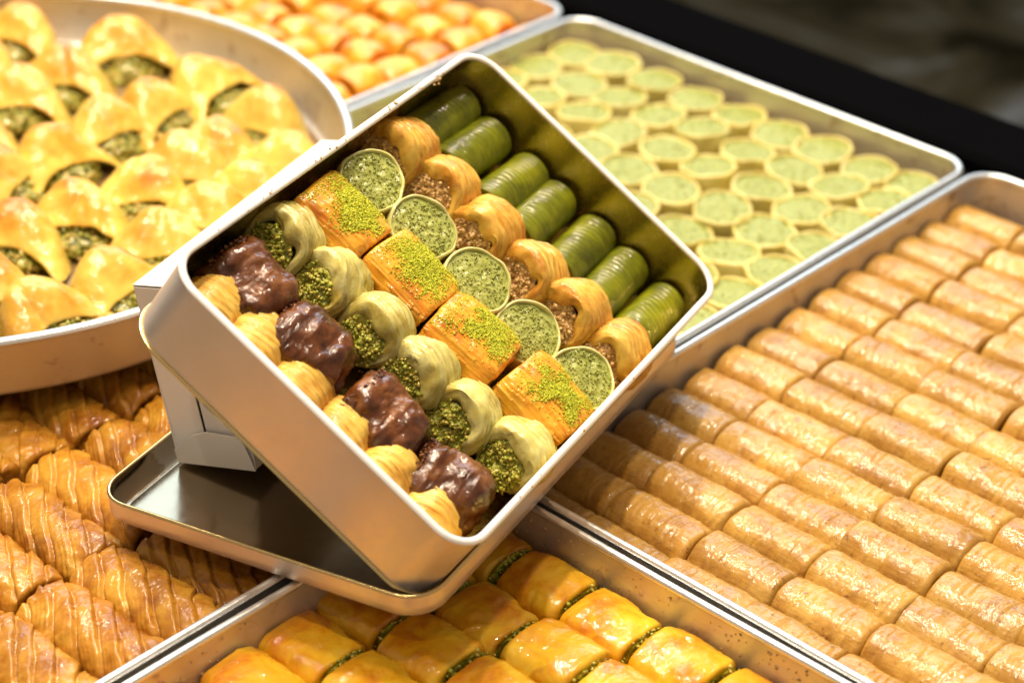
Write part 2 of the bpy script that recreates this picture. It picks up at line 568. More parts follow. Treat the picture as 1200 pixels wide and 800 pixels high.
hh = RZ1 - RZ0
link('wall', Geo().add(*revolve([(RR - .75, .0), (RR - .5, .08), (RR - .38, .3), (RR - .16, hh - .25), (RR - .05, hh - .1)], 160)).add(*revolve([(RR - .3, hh - .12), (RR - .5, .35), (RR - .9, .16)], 160)).mesh('wall', MT['tray']), e)
link('base', Geo().add(*revolve([(.01, .14), (RR - .86, .15)], 96)).add(*revolve([(.01, .0), (RR - .74, .0)], 96)).mesh('base', MT['tray_floor']), e)
link('rim', Geo().add(*revolve([(RR - .17 + .23 * math.cos(t), hh - .1 + .2 * math.sin(t)) for t in np.linspace(0, 2 * math.pi, 11)], 160)).mesh('rim', MT['tray_rim']), e)
tag(e, 'large round aluminium tray of folded triangular pastries', 'tray', 'metal pastry trays on the counter')

# ------------------------------------------------------------------ the tin, its lid and the carton
F0 = Vector((-2.06206525, -14.02024896, 2.97876626 + ZJ))
eL = Vector((-0.24573845, 0.96932632, -0.00437075)); eW = Vector((-0.96833664, -0.24568727, -0.04429357)); eN = Vector((-0.04400876, -0.00665227, 0.999009))
D0 = Vector((-2.73650186, -13.87423545, 2.28214854 + ZJ))
tW = Vector((-0.80834811, -0.20243548, 0.55280486)); tM = Vector((0.53496351, 0.1393785, 0.83329927))
LID = mat4(eL, eW, eN, F0)
TIN = mat4(eL, tW, tM, D0)
LL, LW, TT = 21.69, 14.47, 3.76
tin = link('pastry_tin', None, None, TIN)
tag(tin, 'open silver tin with gold lining, propped at a slant, full of assorted pastries', 'tin')
R_ = 1.45
A4 = (0, 0, LL, LW)
g = Geo()
loops(g, [ring(*A4, R_, -.35, 0), ring(*A4, R_, -.04, .03), ring(*A4, R_, -.05, .25), ring(*A4, R_, -.05, 1.5), ring(*A4, R_, -.05, TT - .05)], False, True)
tin_body = link('body', g.mesh('body', MT['tin_out']), tin)
g = Geo()
loops(g, [ring(*A4, R_, -.13, TT - .06), ring(*A4, R_, -.13, 1.5), ring(*A4, R_, -.13, .3), ring(*A4, R_, -.3, .12)], True)
link('lining', g.mesh('lining', MT['steel_gold']), tin)
g = Geo()
loops(g, [ring(*A4, R_, -.1 + .15 * math.cos(t), TT - .07 + .12 * math.sin(t)) for t in np.linspace(0, 2 * math.pi, 9)])
link('rim', g.mesh('rim', MT['white_rim']), tin_body)
g = Geo()
loops(g, [ring(*A4, R_, -.02 + .08 * math.cos(t), .09 + .08 * math.sin(t)) for t in np.linspace(0, 2 * math.pi, 9)])
link('base_seam', g.mesh('base_seam', MT['gold_rim']), tin_body)

lid = link('tin_lid', None, None, LID)
tag(lid, 'shallow upturned tin lid with gold inside, lying beneath the tilted tin', 'lid')
LIDL, LIDW, LIDH = 21.92, 14.70, 1.02
A4 = (0, 0, LIDL, LIDW)
g = Geo()
loops(g, [ring(*A4, R_, -.25, -LIDH), ring(*A4, R_, -.03, -LIDH + .16), ring(*A4, R_, -.02, -.5), ring(*A4, R_, -.02, -.06)], False, True)
lid_skirt = link('skirt', g.mesh('skirt', MT['tin_out']), lid)
g = Geo()
loops(g, [ring(*A4, R_, -.10, -.05), ring(*A4, R_, -.10, -.55), ring(*A4, R_, -.20, -.62), ring(*A4, R_, -.22, -.74), ring(*A4, R_, -.42, -.80), ring(*A4, R_, -.46, -.90), ring(*A4, R_, -.75, -.93)], True)
link('panel', g.mesh('panel', MT['lid_lacquer']), lid)
g = Geo()
loops(g, [ring(*A4, R_, -.06 + .08 * math.cos(t), -.04 + .07 * math.sin(t)) for t in np.linspace(0, 2 * math.pi, 9)])
link('rim', g.mesh('rim', MT['gold_rim']), lid_skirt)

# carton: local X along the tin's length, Y across (towards the left wall), Z up, tipped 9 degrees
phi = math.radians(9)
cz = math.cos(phi) * eN + math.sin(phi) * eW
cy_ = math.cos(phi) * eW - math.sin(phi) * eN
BL = F0 + eW * 13.9 + eL * 4.3 + eN * -.80
yaw_ = math.radians(3.2)                 # the carton stands a little askew to the tin
cx_ = -eL * math.cos(yaw_) - cy_ * math.sin(yaw_)
cyy = -cy_ * math.cos(yaw_) + eL * math.sin(yaw_)
CAR = mat4(cx_, cyy, cz, BL)             # X points at the near end, Y from the left edge towards the tin
car = link('carton', None, None, CAR)
tag(car, 'small white cardboard carton propping up the tilted tin', 'carton')
cw, ch, cl = 3.7, 7.75, 14.2


def card_panel(name, pts, th=.05, nrm=0):
    """thin card polygon: pts in local cm, thickness along the given axis vector"""
    g = Geo()
    P = np.array(pts, float)
    n = np.cross(P[1] - P[0], P[2] - P[0]); n /= np.linalg.norm(n)
    k = len(P)
    V = np.concatenate([P, P + n * th])
    Fs = [tuple(reversed(range(k))), tuple(range(k, 2 * k))] + [(i, (i + 1) % k, k + (i + 1) % k, k + i) for i in range(k)]
    g.add(V, Fs)
    o = link(name, g.mesh(name, MT['card'], False), car)
    return o


# walls of the sleeve
card_panel('side_panel', [(0, 0, .05), (0, 0, ch), (-cl, 0, ch), (-cl, 0, .05)], -.05)
card_panel('side_panel', [(0, cw, .05), (-cl, cw, .05), (-cl, cw, ch), (0, cw, ch)], -.05)
card_panel('top_panel', [(0, .06, ch), (0, cw - .06, ch), (-cl, cw - .06, ch), (-cl, .06, ch)], -.05)
card_panel('bottom_panel', [(0, .06, 0), (-cl, .06, 0), (-cl, cw - .06, 0), (0, cw - .06, 0)], -.05)
card_panel('end_panel', [(-cl + .06, .06, .06), (-cl + .06, .06, ch - .06), (-cl + .06, cw - .06, ch - .06), (-cl + .06, cw - .06, .06)], .05)
# near end: two dust flaps and a tucked lower flap over them
card_panel('end_flap', [(-.10, .06, .1), (-.02, 1.62, .9), (-.02, 1.62, ch - .1), (-.02, .06, ch - .1)], .05)
card_panel('end_flap', [(-.10, 1.70, .3), (-.10, cw - .05, .1), (-.02, cw - .02, ch - .1), (-.06, 1.70, ch - .1)], .05)
card_panel('end_flap', [(.03, .05, 0), (.03, cw, 0), (.14, cw - .25, 1.5), (.17, 1.85, 1.62), (.15, 1.2, 1.42), (.09, .05, .62)], .05)


# ------------------------------------------------------------------ pastry meshes
def log_mesh(name, mat, L, ry, rz, nexp=2.3, fr=.5, nx=60, na=48, disp=None, caps=6, flat=-.82, endbulge=0.06, geo_only=False):
    R = min(ry, rz)
    X = []; RHO = []
    k0 = max(.05, 1 - fr / R)
    for t in np.linspace(.02, k0, caps, endpoint=False):
        X.append(-L / 2 - endbulge * (1 - (t / k0) ** 2)); RHO.append(t)
    for t in np.linspace(0, math.pi / 2, 7, endpoint=False):
        X.append(-L / 2 + fr * (1 - math.cos(t))); RHO.append(k0 + (1 - k0) * math.sin(t))
    body = np.linspace(-L / 2 + fr, 0, nx // 2)
    X += list(body); RHO += [1.0] * len(body)
    X = np.array(X + [-x for x in reversed(X[:-1])]); RHO = np.array(RHO + list(reversed(RHO[:-1])))
    A = np.linspace(0, 2 * math.pi, na, endpoint=False)
    c, s = np.cos(A), np.sin(A)
    cy = np.sign(c) * np.abs(c) ** (2 / nexp); cz = np.sign(s) * np.abs(s) ** (2 / nexp)
    xx = X[:, None] + 0 * cy[None]
    yy = RHO[:, None] * ry * cy[None]
    zz = RHO[:, None] * rz * cz[None]
    if disp is not None:
        d = disp(xx, yy, zz, A[None] + 0 * xx, RHO[:, None] + 0 * xx)
        nrm = np.sqrt((cy[None] / ry) ** 2 + (cz[None] / rz) ** 2) + 1e-9
        yy = yy + d * (cy[None] / ry) / nrm * np.minimum(1, RHO[:, None] * 1.2)
        zz = zz + d * (cz[None] / rz) / nrm * np.minimum(1, RHO[:, None] * 1.2)
        endw = np.clip((1 - RHO[:, None]) * 3, 0, 1)
        xx = xx + np.sign(xx) * d * endw
    zz = np.maximum(zz, flat * rz)
    V = np.stack([xx, yy, zz + (-flat) * rz], -1)
    g = Geo().add(V, grid_faces(len(X), na, False, True, True))
    if geo_only:
        return g, (X, RHO, A)
    return g.mesh(name, mat)


def roll_mesh(seed):
    r = np.random.default_rng(seed)
    seams = [(r.uniform(-1.3, 1.3), r.uniform(-.35, .35), r.choice((-1, 1)) * r.uniform(.012, .035), r.uniform(0, 6)) for _ in range(3)]
    wr = [(r.uniform(-1.6, 1.6), r.uniform(.35, .7)) for _ in range(2)]

    def disp(x, y, z, a, rho):
        d = .085 * fbm(x * .5, y * .5, z * .5, seed, 3) + .035 * fbm(x * 2.0, y * 1.4, z * 1.4, seed + 3, 3)
        for x0, sl, am, ph in seams:
            t = x - x0 - sl * np.sin(a + ph) - .15 * vn(a * 1.5, x0, 0, seed)
            vis = np.clip(.5 + 1.2 * vn(a * .9, x0 * 3, 1, seed + 2), 0, 1)
            d = d + vis * (am * (sstep(t / .09 + .5) - .5) - abs(am) * .5 * np.exp(-(t / .06) ** 2))
        for x0, w in wr:
            t = (x - x0) / w
            d = d + .013 * np.sin(x * 17 + 2.5 * np.sin(a * 2 + x0) + 3 * vn(x, a, 0, seed)) * np.exp(-t * t) * np.clip(vn(a * 1.1, x * .8, 3, seed) * 2, 0, 1)
        cr = np.clip(1 - np.abs(fbm(x * 1.4, y * 1.1, z * 1.1, seed + 21, 3)) * 5, 0, 1)
        d = d + .022 * cr - .012 * np.clip(1 - np.abs(fbm(x * 2.6 + 9, y * .9, z * .9, seed + 23, 2)) * 6, 0, 1)
        d = d - .09 * (np.abs(x) / 2) ** 7 * (.6 + .6 * vn(a, 0, 1, seed + 5))
        return d
    return log_mesh('finger_roll', MT['roll'], 4.15, 1.24, 1.16, 2.3, .24, 104, 60, disp)


def groll_meshes(seed):
    r = np.random.default_rng(seed)

    def disp(x, y, z, a, rho):
        ph = x * 4.0 + .35 * np.sin(a + r.uniform(0, 6)) + .5 * vn(x * 1.0, a * .6, 0, seed)
        d = .075 * (np.abs(np.sin(ph * math.pi * .9)) ** .5 - 1) * (.6 + .6 * np.abs(vn(np.floor(ph * .9) * 1.7, 0, a * .5, seed + 1)))
        d = d + .02 * np.sin(x * 40 + 3 * np.sin(a)) * np.maximum(0, vn(x * 1.3, a * .7, 2, seed + 2))
        return d + .05 * fbm(x * .7, y * .7, z * .7, seed, 2) - .05
    w = log_mesh('wrap', MT['groll'], 3.98, 1.07, 1.07, 2.05, .16, 150, 48, disp)
    g = Geo()
    rr = np.linspace(.03, .80, 10)[:, None]; aa = np.linspace(0, 2 * math.pi, 30, endpoint=False)[None]
    Y, Z = rr * np.cos(aa), rr * np.sin(aa)
    Xv = -2.04 - .05 * (1 - rr) - .07 * fbm(Y * 5, Z * 5, 0, seed, 3) + 0 * aa
    g.add(np.stack([Xv, Y, Z + .84], -1), grid_faces(10, 30, False, True, True))
    P = [( -2.07 - r.uniform(0, .04), q * math.cos(t), q * math.sin(t) + .84) for q, t in zip(np.sqrt(r.uniform(0, .55, 60)), r.uniform(0, 6.28, 60))]
    grains(g, P, .04, .10, r)
    return [('wrap', w, None), ('filling', g.mesh('filling', MT['fill_green']), None)]


def resample(pts, n):
    P = np.array(pts, float)
    # Catmull-Rom
    Q = np.vstack([2 * P[0] - P[1], P, 2 * P[-1] - P[-2]])
    out = []
    for i in range(1, len(Q) - 2):
        for t in np.linspace(0, 1, 12, endpoint=False):
            a, b, c, d = Q[i - 1], Q[i], Q[i + 1], Q[i + 2]
            out.append(.5 * ((2 * b) + (c - a) * t + (2 * a - 5 * b + 4 * c - d) * t * t + (3 * b - a - 3 * c + d) * t ** 3))
    out.append(P[-1])
    out = np.array(out)
    s = np.concatenate([[0], np.cumsum(np.linalg.norm(np.diff(out, axis=0), axis=1))])
    u = np.linspace(0, s[-1], n)
    return np.stack([np.interp(u, s, out[:, k]) for k in range(out.shape[1])], -1), u


def nest_meshes(seed, R, Lx, mat, fillmat, opening=.66, amp=.045, freq=3.6, fill_out=0.0, closed=False, zsq=.93):
    """short wound pastry: axis X, mouth facing -X, filling inside"""
    r = np.random.default_rng(seed)
    h = Lx / 2
    if closed:
        prof = [(h, .03 * R), (h + .02, .4 * R), (h - .08, .78 * R), (h - .35, .98 * R), (0, 1.03 * R), (-h + .35, .98 * R), (-h + .08, .8 * R), (-h, .4 * R), (-h, .03 * R)]
    else:
        prof = [(h, .03 * R), (h, .5 * R), (h - .12, .82 * R), (h - .45, .98 * R), (0, 1.03 * R), (-h + .3, 1.0 * R), (-h + .02, .9 * R), (-h + .02, (opening + .1) * R),
                (-h + .25, opening * R), (0, opening * .9 * R), (.2, .4 * R), (.25, .03 * R)]
    P, u = resample(prof, 170)
    A = np.linspace(0, 2 * math.pi, 72, endpoint=False)[None]
    X = P[:, 0:1] + 0 * A; Rr = P[:, 1:2] + 0 * A; U = u[:, None] + 0 * A
    tw = r.uniform(-.6, .6)
    ph = U * freq + tw * np.sin(A + r.uniform(0, 6)) + .9 * vn(U * .7, np.cos(A) * 1.1, np.sin(A) * 1.1, seed)
    d = amp * (saw(ph) ** 1.4 - .4) * (.4 + .9 * np.abs(vn(np.floor(ph) * 1.3, np.cos(A), np.sin(A), seed + 1)))
    ph3 = U * 8.5 + 1.6 * vn(U * 1.2, np.cos(A) * 1.6, np.sin(A) * 1.6, seed + 11)
    d = d + amp * .55 * (np.abs(np.sin(ph3 * math.pi)) - .6) * (.3 + .9 * np.abs(vn(U * 2, np.cos(A) * 1.2, np.sin(A) * 1.2, seed + 12))) + .13 * R * fbm(X * .8, np.cos(A) * 1.2, np.sin(A) * 1.2, seed + 4, 3)
    d = d * np.clip(Rr / R * 1.6 - .3, 0, 1)
    Rr = Rr + d + .10 * R * vn(np.cos(A) * 1.7, np.sin(A) * 1.7, 5, seed + 9) * np.clip((R * .95 - Rr) / (R * .2), 0, 1) * (X < -.1)
    sh = r.uniform(-.25, -.02)
    Xs = X + .18 * fbm(np.cos(A) * 1.0, np.sin(A) * 1.0, X * .5, seed + 7, 2) + sh * np.sin(A)
    inner = np.clip((R * .88 - Rr) / (R * .2), 0, 1) * (X < 0)
    Y = Rr * np.cos(A) * (1.0 + .05 * vn(0, 0, 0, seed))
    Z = Rr * np.sin(A) * zsq - .26 * R * inner
    Z = np.maximum(Z, -.84 * R * zsq)
    g = Geo().add(np.stack([Xs, Y, Z + .84 * R * zsq], -1), grid_faces(170, 72, False, True))
    parts = [('wrap', g.mesh('wrap', mat), None)]
    if not closed:
        g = Geo()
        rr = np.linspace(.02, 1, 26)[:, None]; aa = np.linspace(0, 2 * math.pi, 56, endpoint=False)[None]
        q = opening * R * 1.14
        Yv, Zv = rr * q * np.cos(aa), rr * q * np.sin(aa) * zsq
        Xv = -h * .55 - fill_out - .10 * (1 - rr ** 2) - .34 * fbm(Yv * 1.7, Zv * 1.7, 0, seed + 2, 4) * (1.15 - rr) - .16 * fbm(Yv * 5, Zv * 5, 0, seed + 6, 3)
        base = np.stack([Xv, Yv, Zv - .26 * R + .84 * R * zsq], -1)
        g.add(base, grid_faces(26, 56, False, True, True))
        idx = r.choice(np.arange(6 * 56, 25 * 56), 420, replace=False)
        grains(g, base.reshape(-1, 3)[idx] + r.normal(0, .05, (420, 3)), .035, .15, r)
        parts.append(('filling', g.mesh('filling', fillmat), None))
    return parts


def disc_meshes(seed, R, H, wrapmat, fillmat, wall=.14, ngr=140, gs=(.03, .07), nr=18, na=52):
    r = np.random.default_rng(seed)
    A = np.linspace(0, 2 * math.pi, na, endpoint=False)[None]
    mod = 1 + .075 * vn(np.cos(A) * 1.3, np.sin(A) * 1.3, 0, seed) + .02 * vn(np.cos(A) * 3.3, np.sin(A) * 3.3, 0, seed + 1)
    P, u = resample([(R * .9, 0), (R, .15), (R * 1.01, H * .5), (R, H - .15), (R - wall * .5, H + .02), (R - wall, H - .03), (R - wall * 1.15, H - .3)], 30)
    X = P[:, 0:1] * mod; Z = P[:, 1:2] + 0 * A + .10 * vn(np.cos(A) * 2, np.sin(A) * 2, 3, seed) * (P[:, 1:2] / H)
    X = X + .03 * fbm(np.cos(A) * 2, np.sin(A) * 2, Z * 3, seed + 2, 3)
    g = Geo().add(np.stack([X * np.cos(A), X * np.sin(A), Z], -1), grid_faces(30, na, False, True, True))
    parts = [('wrapper', g.mesh('wrapper', wrapmat), None)]
    rr = np.linspace(.01, 1, nr)[:, None]
    q = (R - wall * .9) * mod
    Xv, Yv = rr * q * np.cos(A), rr * q * np.sin(A)
    Zv = H - .10 + .05 * (1 - rr ** 2) + .075 * fbm(Xv * 3.2, Yv * 3.2, 0, seed + 5, 4)
    base = np.stack([Xv, Yv, Zv], -1)
    g = Geo().add(base, grid_faces(nr, na, False, True))
    if ngr:
        rad = np.sqrt(r.uniform(0, .9, ngr)); th = r.uniform(0, 6.283, ngr)
        P3 = np.stack([rad * (R - wall) * np.cos(th), rad * (R - wall) * np.sin(th), H - .06 + r.uniform(-.03, .05, ngr)], -1)
        grains(g, P3, gs[0], gs[1], r)
    parts.append(('filling', g.mesh('filling', fillmat), None))
    return parts


def choc_mesh(seed):
    r = np.random.default_rng(seed)

    def disp(x, y, z, a, rho):
        d = .24 * fbm(x * .75, y * .75, z * .75, seed, 2)
        rid = 1 - np.abs(fbm(x * 1.1 + .5 * vn(x, y, z, seed + 8), y * 1.1, z * 1.1, seed + 1, 3)) * 2.2
        d = d + .15 * np.clip(rid, 0, 1) + .07 * fbm(x * 2.6, y * 2.6, z * 2.6, seed + 2, 3)
        rough_end = sstep((-x - .6) / .8)
        d = d + rough_end * .07 * fbm(x * 6, y * 6, z * 6, seed + 3, 2)
        return d
    g, _ = log_mesh('chocolate_shell', None, 2.95, 1.50, 1.44, 2.15, .65, 100, 84, disp, caps=10, geo_only=True)
    parts = [('shell', g.mesh('shell', MT['choc']), None)]
    g = Geo()
    P = []
    for k in range(90):
        t = r.uniform(.1, math.pi * .9)
        P.append((-1.46 + abs(r.normal(0, .28)), 1.46 * math.cos(t), 1.18 + 1.38 * math.sin(t)))
    grains(g, P, .04, .11, r)
    parts.append(('crumb_crust', g.mesh('crumb_crust', MT['choc']), 'stuff'))
    return parts


def square_meshes(seed):
    """crisp layered square; axis X (lies along the tin's short side), layers on the sides, powder on top"""
    r = np.random.default_rng(seed)

    def disp(x, y, z, a, rho):
        side = sstep((np.abs(y) - 1.25) / .35)
        lay = z * 8 + 1.6 * fbm(x * .5, y * .5, z * .3, seed, 2)
        d = side * (.20 * saw(lay) ** 1.3 * np.clip(.25 + 1.1 * vn(np.floor(lay) * 1.37, x * .9, 0, seed + 1), .1, 1) - .04)
        top = 1 - side
        d = d + top * (.07 * fbm(x * .9, y * .9, 0, seed + 3, 3) + .03 * (1 - np.abs(fbm(x * 1.5, y * 2.2, 3, seed + 4, 3)) * 3).clip(0, 1))
        d = d + .10 * fbm(x * .45, y * .45, z * .45, seed + 2, 2)
        d = d - .16 * (np.abs(x) / 1.65) ** 6 * (1 + vn(y * 1.5, z * 1.5, x, seed))
        return d
    w = log_mesh('layers', MT['amber'], 3.36, 1.74, 1.36, 3.2, .14, 110, 150, disp, caps=12, flat=-.85)
    parts = [('crust', w, None)]
    zt = 1.34 * 1.85
    # powder heap
    n = 5600
    cx, cy, sx, sy = r.uniform(-.2, .35), r.uniform(-.1, .2), r.uniform(.75, .95), r.uniform(.75, .95)
    x = r.normal(cx, sx, n); y = r.normal(cy, sy, n)
    keep = (np.abs(x) < 1.55) & (np.abs(y) < 1.45) & (vn(x * 1.4, y * 1.4, 0, seed + 20) + 1.0 + r.normal(0, .28, n) > np.hypot((x - cx) / 1.5, (y - cy) / 1.3) * 1.0)
    x, y = x[keep], y[keep]
    cv = np.empty(len(w.vertices) * 3); w.vertices.foreach_get('co', cv); cv = cv.reshape(-1, 3) / CM
    cv = cv[cv[:, 2] > zt * .6]

    def on_crust(x, y):
        out = np.empty(len(x))
        for a0 in range(0, len(x), 500):
            dd = (x[a0:a0 + 500, None] - cv[None, :, 0]) ** 2 + (y[a0:a0 + 500, None] - cv[None, :, 1]) ** 2
            out[a0:a0 + 500] = cv[dd.argmin(1), 2]
        return out
    z = on_crust(x, y) + .10 * np.exp(-((x - cx) ** 2 + (y - cy) ** 2) / .8) * r.uniform(0, 1, len(x))
    g = grains(Geo(), np.stack([x, y, z + .02], -1), .022, .06, r)
    n2 = 260
    x = r.uniform(-1.6, -1.0, n2) if seed % 2 else r.uniform(-1.6, 1.6, n2)
    y = r.uniform(-1.4, 1.2, n2)
    z = on_crust(x, y)
    grains(g, np.stack([x, y, z + .01], -1), .02, .05, r)
    parts.append(('pistachio_powder', g.mesh('pistachio_powder', MT['powder'], False), 'stuff'))
    return parts


def triangle_meshes(seed):
    """folded triangular pastry: a bonnet whose mouth faces -Y, filling inside"""
    r = np.random.default_rng(seed)
    nu = 64
    W = np.concatenate([np.linspace(0, 1, 46), np.linspace(1, .45, 16)])[:, None]
    inner = np.concatenate([np.zeros(44), [.15, .35], np.linspace(.6, 1, 16)])[:, None]
    Uu = np.linspace(-.06, math.pi + .06, nu)[None]
    th = .30
    pk = r.uniform(.44, .56)
    b = .45 + 1.85 * np.sin(np.clip(W / .85, 0, 1) * math.pi / 2) ** .9
    xp = [0, .12, .3, pk, .75, .92, 1.0]
    hp = [.35, 1.35, 2.10, 2.40, 2.00, 1.30, .95]
    hgt = np.interp(W[:, 0], xp, hp)
    hgt = (np.convolve(np.pad(hgt, 3, mode='edge'), np.ones(7) / 7, 'valid'))[:, None]
    skew = r.uniform(-.22, .22)
    c, s = np.cos(Uu), np.sin(Uu)
    px = (b * 1.08 - th * inner) * c
    tent = np.clip(1 - np.abs(c) ** (1.95 + .5 * W), 0, 1) ** .9
    pz = (hgt - th * 1.1 * inner) * tent - .05 * (np.abs(c) > .995)
    py = 1.85 - 3.25 * W - .75 * W ** 2 * np.abs(c) ** 2.2 + 0 * Uu
    py = py + .10 * inner
    n1 = .22 * fbm(px * .55, py * .55, pz * .55, seed, 3) + .05 * fbm(px * 2, py * 2, pz * 2, seed + 1, 2)
    crease = 0
    for q in range(3):
        o_, sl_ = r.uniform(-1.3, 1.3), r.uniform(-.6, .6)
        crease = crease + r.uniform(.04, .10) * np.exp(-((px - sl_ * py - o_) / .16) ** 2) * np.clip(W * 1.3 - .3, 0, 1)
    k = n1 - crease * (1 - inner)
    px = px + skew * pz + k * c
    pz = pz + k * s
    py = py - .30 * k
    pz = np.maximum(pz, .02)
    V = np.stack([px + 0 * W, py + 0 * px, pz], -1)
    g = Geo().add(V, grid_faces(62, nu, flip=True))
    parts = [('dough', g.mesh('dough', MT['triangle']), None)]
    rr = np.linspace(0.02, math.pi / 2, 18)[:, None]; aa = np.linspace(0, 2 * math.pi, 40, endpoint=False)[None]
    X = 1.5 * np.sin(rr) * np.cos(aa); Y = 1.45 * np.sin(rr) * np.sin(aa); Z = .84 * np.cos(rr) + 0 * aa
    d = 1 + .22 * fbm(X * 1.8, Y * 1.8, Z * 1.8, seed + 6, 4)
    base = np.stack([X * d, -.68 + Y * d, Z * d], -1)
    g = Geo().add(base, grid_faces(18, 40, False, True))
    pool = base.reshape(-1, 3)
    pool = pool[(pool[:, 1] < -.8)]
    idx = r.choice(len(pool), 110)
    grains(g, pool[idx] + r.normal(0, .05, (110, 3)), .10, .24, r)
    parts.append(('filling', g.mesh('filling', MT['fill_dark']), None))
    return parts


def twist_mesh(seed, L=6.7):
    r = np.random.default_rng(seed)

    slope = 1.5 + .3 * r.uniform(-1, 1)
    k1 = r.choice((4.0, 5.0, 6.0))

    def disp(x, y, z, a, rho):
        wob = .7 * fbm(x * .35, y * .35, z * .35, seed, 3)
        ph = (x + slope * y + wob) / 1.35
        fl = np.floor(ph); q = ph - fl
        am = .10 + .20 * np.abs(vn(fl * 1.7, 0, 0, seed + 1))
        d = am * (np.minimum(1, q * 6) * (1 - .75 * q) - .45) - .10 * np.exp(-(np.minimum(q, 1 - q) / .06) ** 2)
        mask = np.clip(.25 + vn(fl * 2.3, y * .25, 1, seed + 3) * 1.6, 0, 1)
        q2 = ph * k1 + .5 * vn(fl, x * .7, y * .7, seed + 2)
        d = d + mask * .055 * (np.abs(np.sin(q2 * math.pi)) ** .5 - .6)
        d = d + .09 * fbm(x * 1.0, y * 1.0, z * 1.0, seed + 4, 3) + .03 * fbm(x * 4, y * 4, z * 4, seed + 8, 2)
        d = d + .22 * fbm(x * .3, 0, 0, seed + 5, 2)
        d = d - .25 * (np.abs(x) / (L / 2)) ** 5 * (1 + .5 * vn(y * 2, z * 2, x, seed + 6))
        return d
    return log_mesh('twisted_pastry', MT['twist'], L, 1.50, 1.26, 2.35, .3, 190, 110, disp, caps=8)


def pist_meshes(seed):
    r = np.random.default_rng(seed)

    def disp(x, y, z, a, rho):
        d = .17 * fbm(x * .6, y * .6, z * .6, seed, 3) + .03 * fbm(x * 2.5, y * 2.5, z * 2.5, seed + 1, 3)
        rid = np.clip(1 - np.abs(fbm(x * .9, y * 1.4, z, seed + 2, 3)) * 4, 0, 1)
        d = d + .04 * rid
        d = d - .12 * (np.abs(x) / 1.6) ** 4 * (1 + .5 * vn(y, x, z, seed + 3))
        return d
    crust = log_mesh('crust', MT['pist'], 3.08, 1.49, 1.14, 3.4, .20, 84, 84, disp, caps=8, flat=-.85)
    g = Geo()
    nr, na = 12, 48
    rr = np.linspace(.03, .90, nr)[:, None]; aa = np.linspace(0, 2 * math.pi, na, endpoint=False)[None]
    cy = np.sign(np.cos(aa)) * np.abs(np.cos(aa)) ** .8 * 1.36; cz = np.sign(np.sin(aa)) * np.abs(np.sin(aa)) ** .7 * 1.10
    Y, Z = rr * cy, rr * cz
    Xv = 1.60 + .04 * (1 - rr) + .14 * fbm(Y * 3, Z * 3, 0, seed + 5, 4) + 0 * aa
    base = np.stack([Xv, Y, np.maximum(Z, -1.0) + 1.02], -1)
    g.add(base, grid_faces(nr, na, False, True))
    idx = r.choice(nr * na, 190)
    grains(g, base.reshape(-1, 3)[idx] + r.normal(0, .03, (190, 3)), .06, .14, r)
    return [('crust', crust, None), ('filling', g.mesh('filling', MT['fill_green']), None)]


def pillow_mesh(seed):
    def disp(x, y, z, a, rho):
        d = .14 * fbm(x * .7, y * .7, z * .7, seed, 3)
        d = d - .45 * (np.abs(x) / 1.5) ** 2.2
        return d
    return log_mesh('glazed_pastry', MT['orange'], 2.95, 1.48, 1.35, 2.1, .35, 36, 40, disp)


J = lambda a: random.uniform(-a, a)

# ------------------------------------------------------------------ finger rolls, right-hand tray
rolls = [roll_mesh(100 + i) for i in range(14)]
for k in range(15):
    y = -3.45 + 2.3 * k
    col = 0
    for c in range(6):
        x = -5.75 + 4.0 * c + (.12 if c == 0 else 0)
        z = .16
        if not seen(x, y, 1.5, 110):
            continue
        m = TR(x + J(.10), y + J(.05), z + J(.03)) @ RZ(J(1.6) + random.choice((0, 180))) @ RX(J(9)) @ SC((.90 if c == 0 else 1.0) * (1 + J(.02)), 1 + J(.03), 1 + J(.06))
        place('finger_roll', [('roll', random.choice(rolls), None)], m,
              'glazed tan finger roll, %s from left rim in %s row from front rim' % (ORD[c], ORD[k]), 'pastry', 'tan finger rolls in the right-hand tray')

# ------------------------------------------------------------------ pale green discs
discs = [disc_meshes(230 + i, 1.55, 2.25, MT['discwrap'], MT['fill_disc'], .17, 60, (.04, .08), 14, 44) for i in range(10)]
xs = [-33.4, -30.4, -27.4, -24.5, -21.6, -18.7, -15.75, -12.8, -10.05]
ys = [29.25, 26.3, 23.35, 20.2, 17.1, 14.0, 10.9, 7.9, 4.8]
for i, y in enumerate(ys):
    for j, x in enumerate(reversed(xs)):
        if not seen(x, y, 2, 40):
            continue
        m = TR(x + J(.12), y + J(.12), .14 + J(.10)) @ RZ(random.uniform(0, 360)) @ RX(J(5)) @ RY(J(5)) @ SC(1 + J(.05), 1 + J(.05), 1 + J(.05))
        place('pistachio_disc', random.choice(discs), m,
              'pale green pastry disc, %s from right rim in %s row from far rim' % (ORD[j], ORD[i]), 'pastry', 'pale green discs in the far tray')

# ------------------------------------------------------------------ orange glazed pastries, top edge
pil = [pillow_mesh(300 + i) for i in range(5)]
for i in range(11):
    for j in range(10):
        x = -37.3 - 2.7 * j; y = 29.6 - 2.7 * i
        if not seen(x, y, 2, 30) or math.hypot(x - RC[0], y - RC[1]) < RR - 2.5:
            continue
        m = TR(x + J(.1), y + J(.1), .15 + J(.08)) @ RZ(90 * random.randrange(4) + J(4)) @ SC(.9, .9, .88 + J(.08))
        place('glazed_pastry', [('p', random.choice(pil), None)], m,
              'blurred orange glazed pastry, %s from right rim in %s row from far rim' % (ORD[j], ORD[i]), 'pastry', 'orange glazed pastries in the top tray')

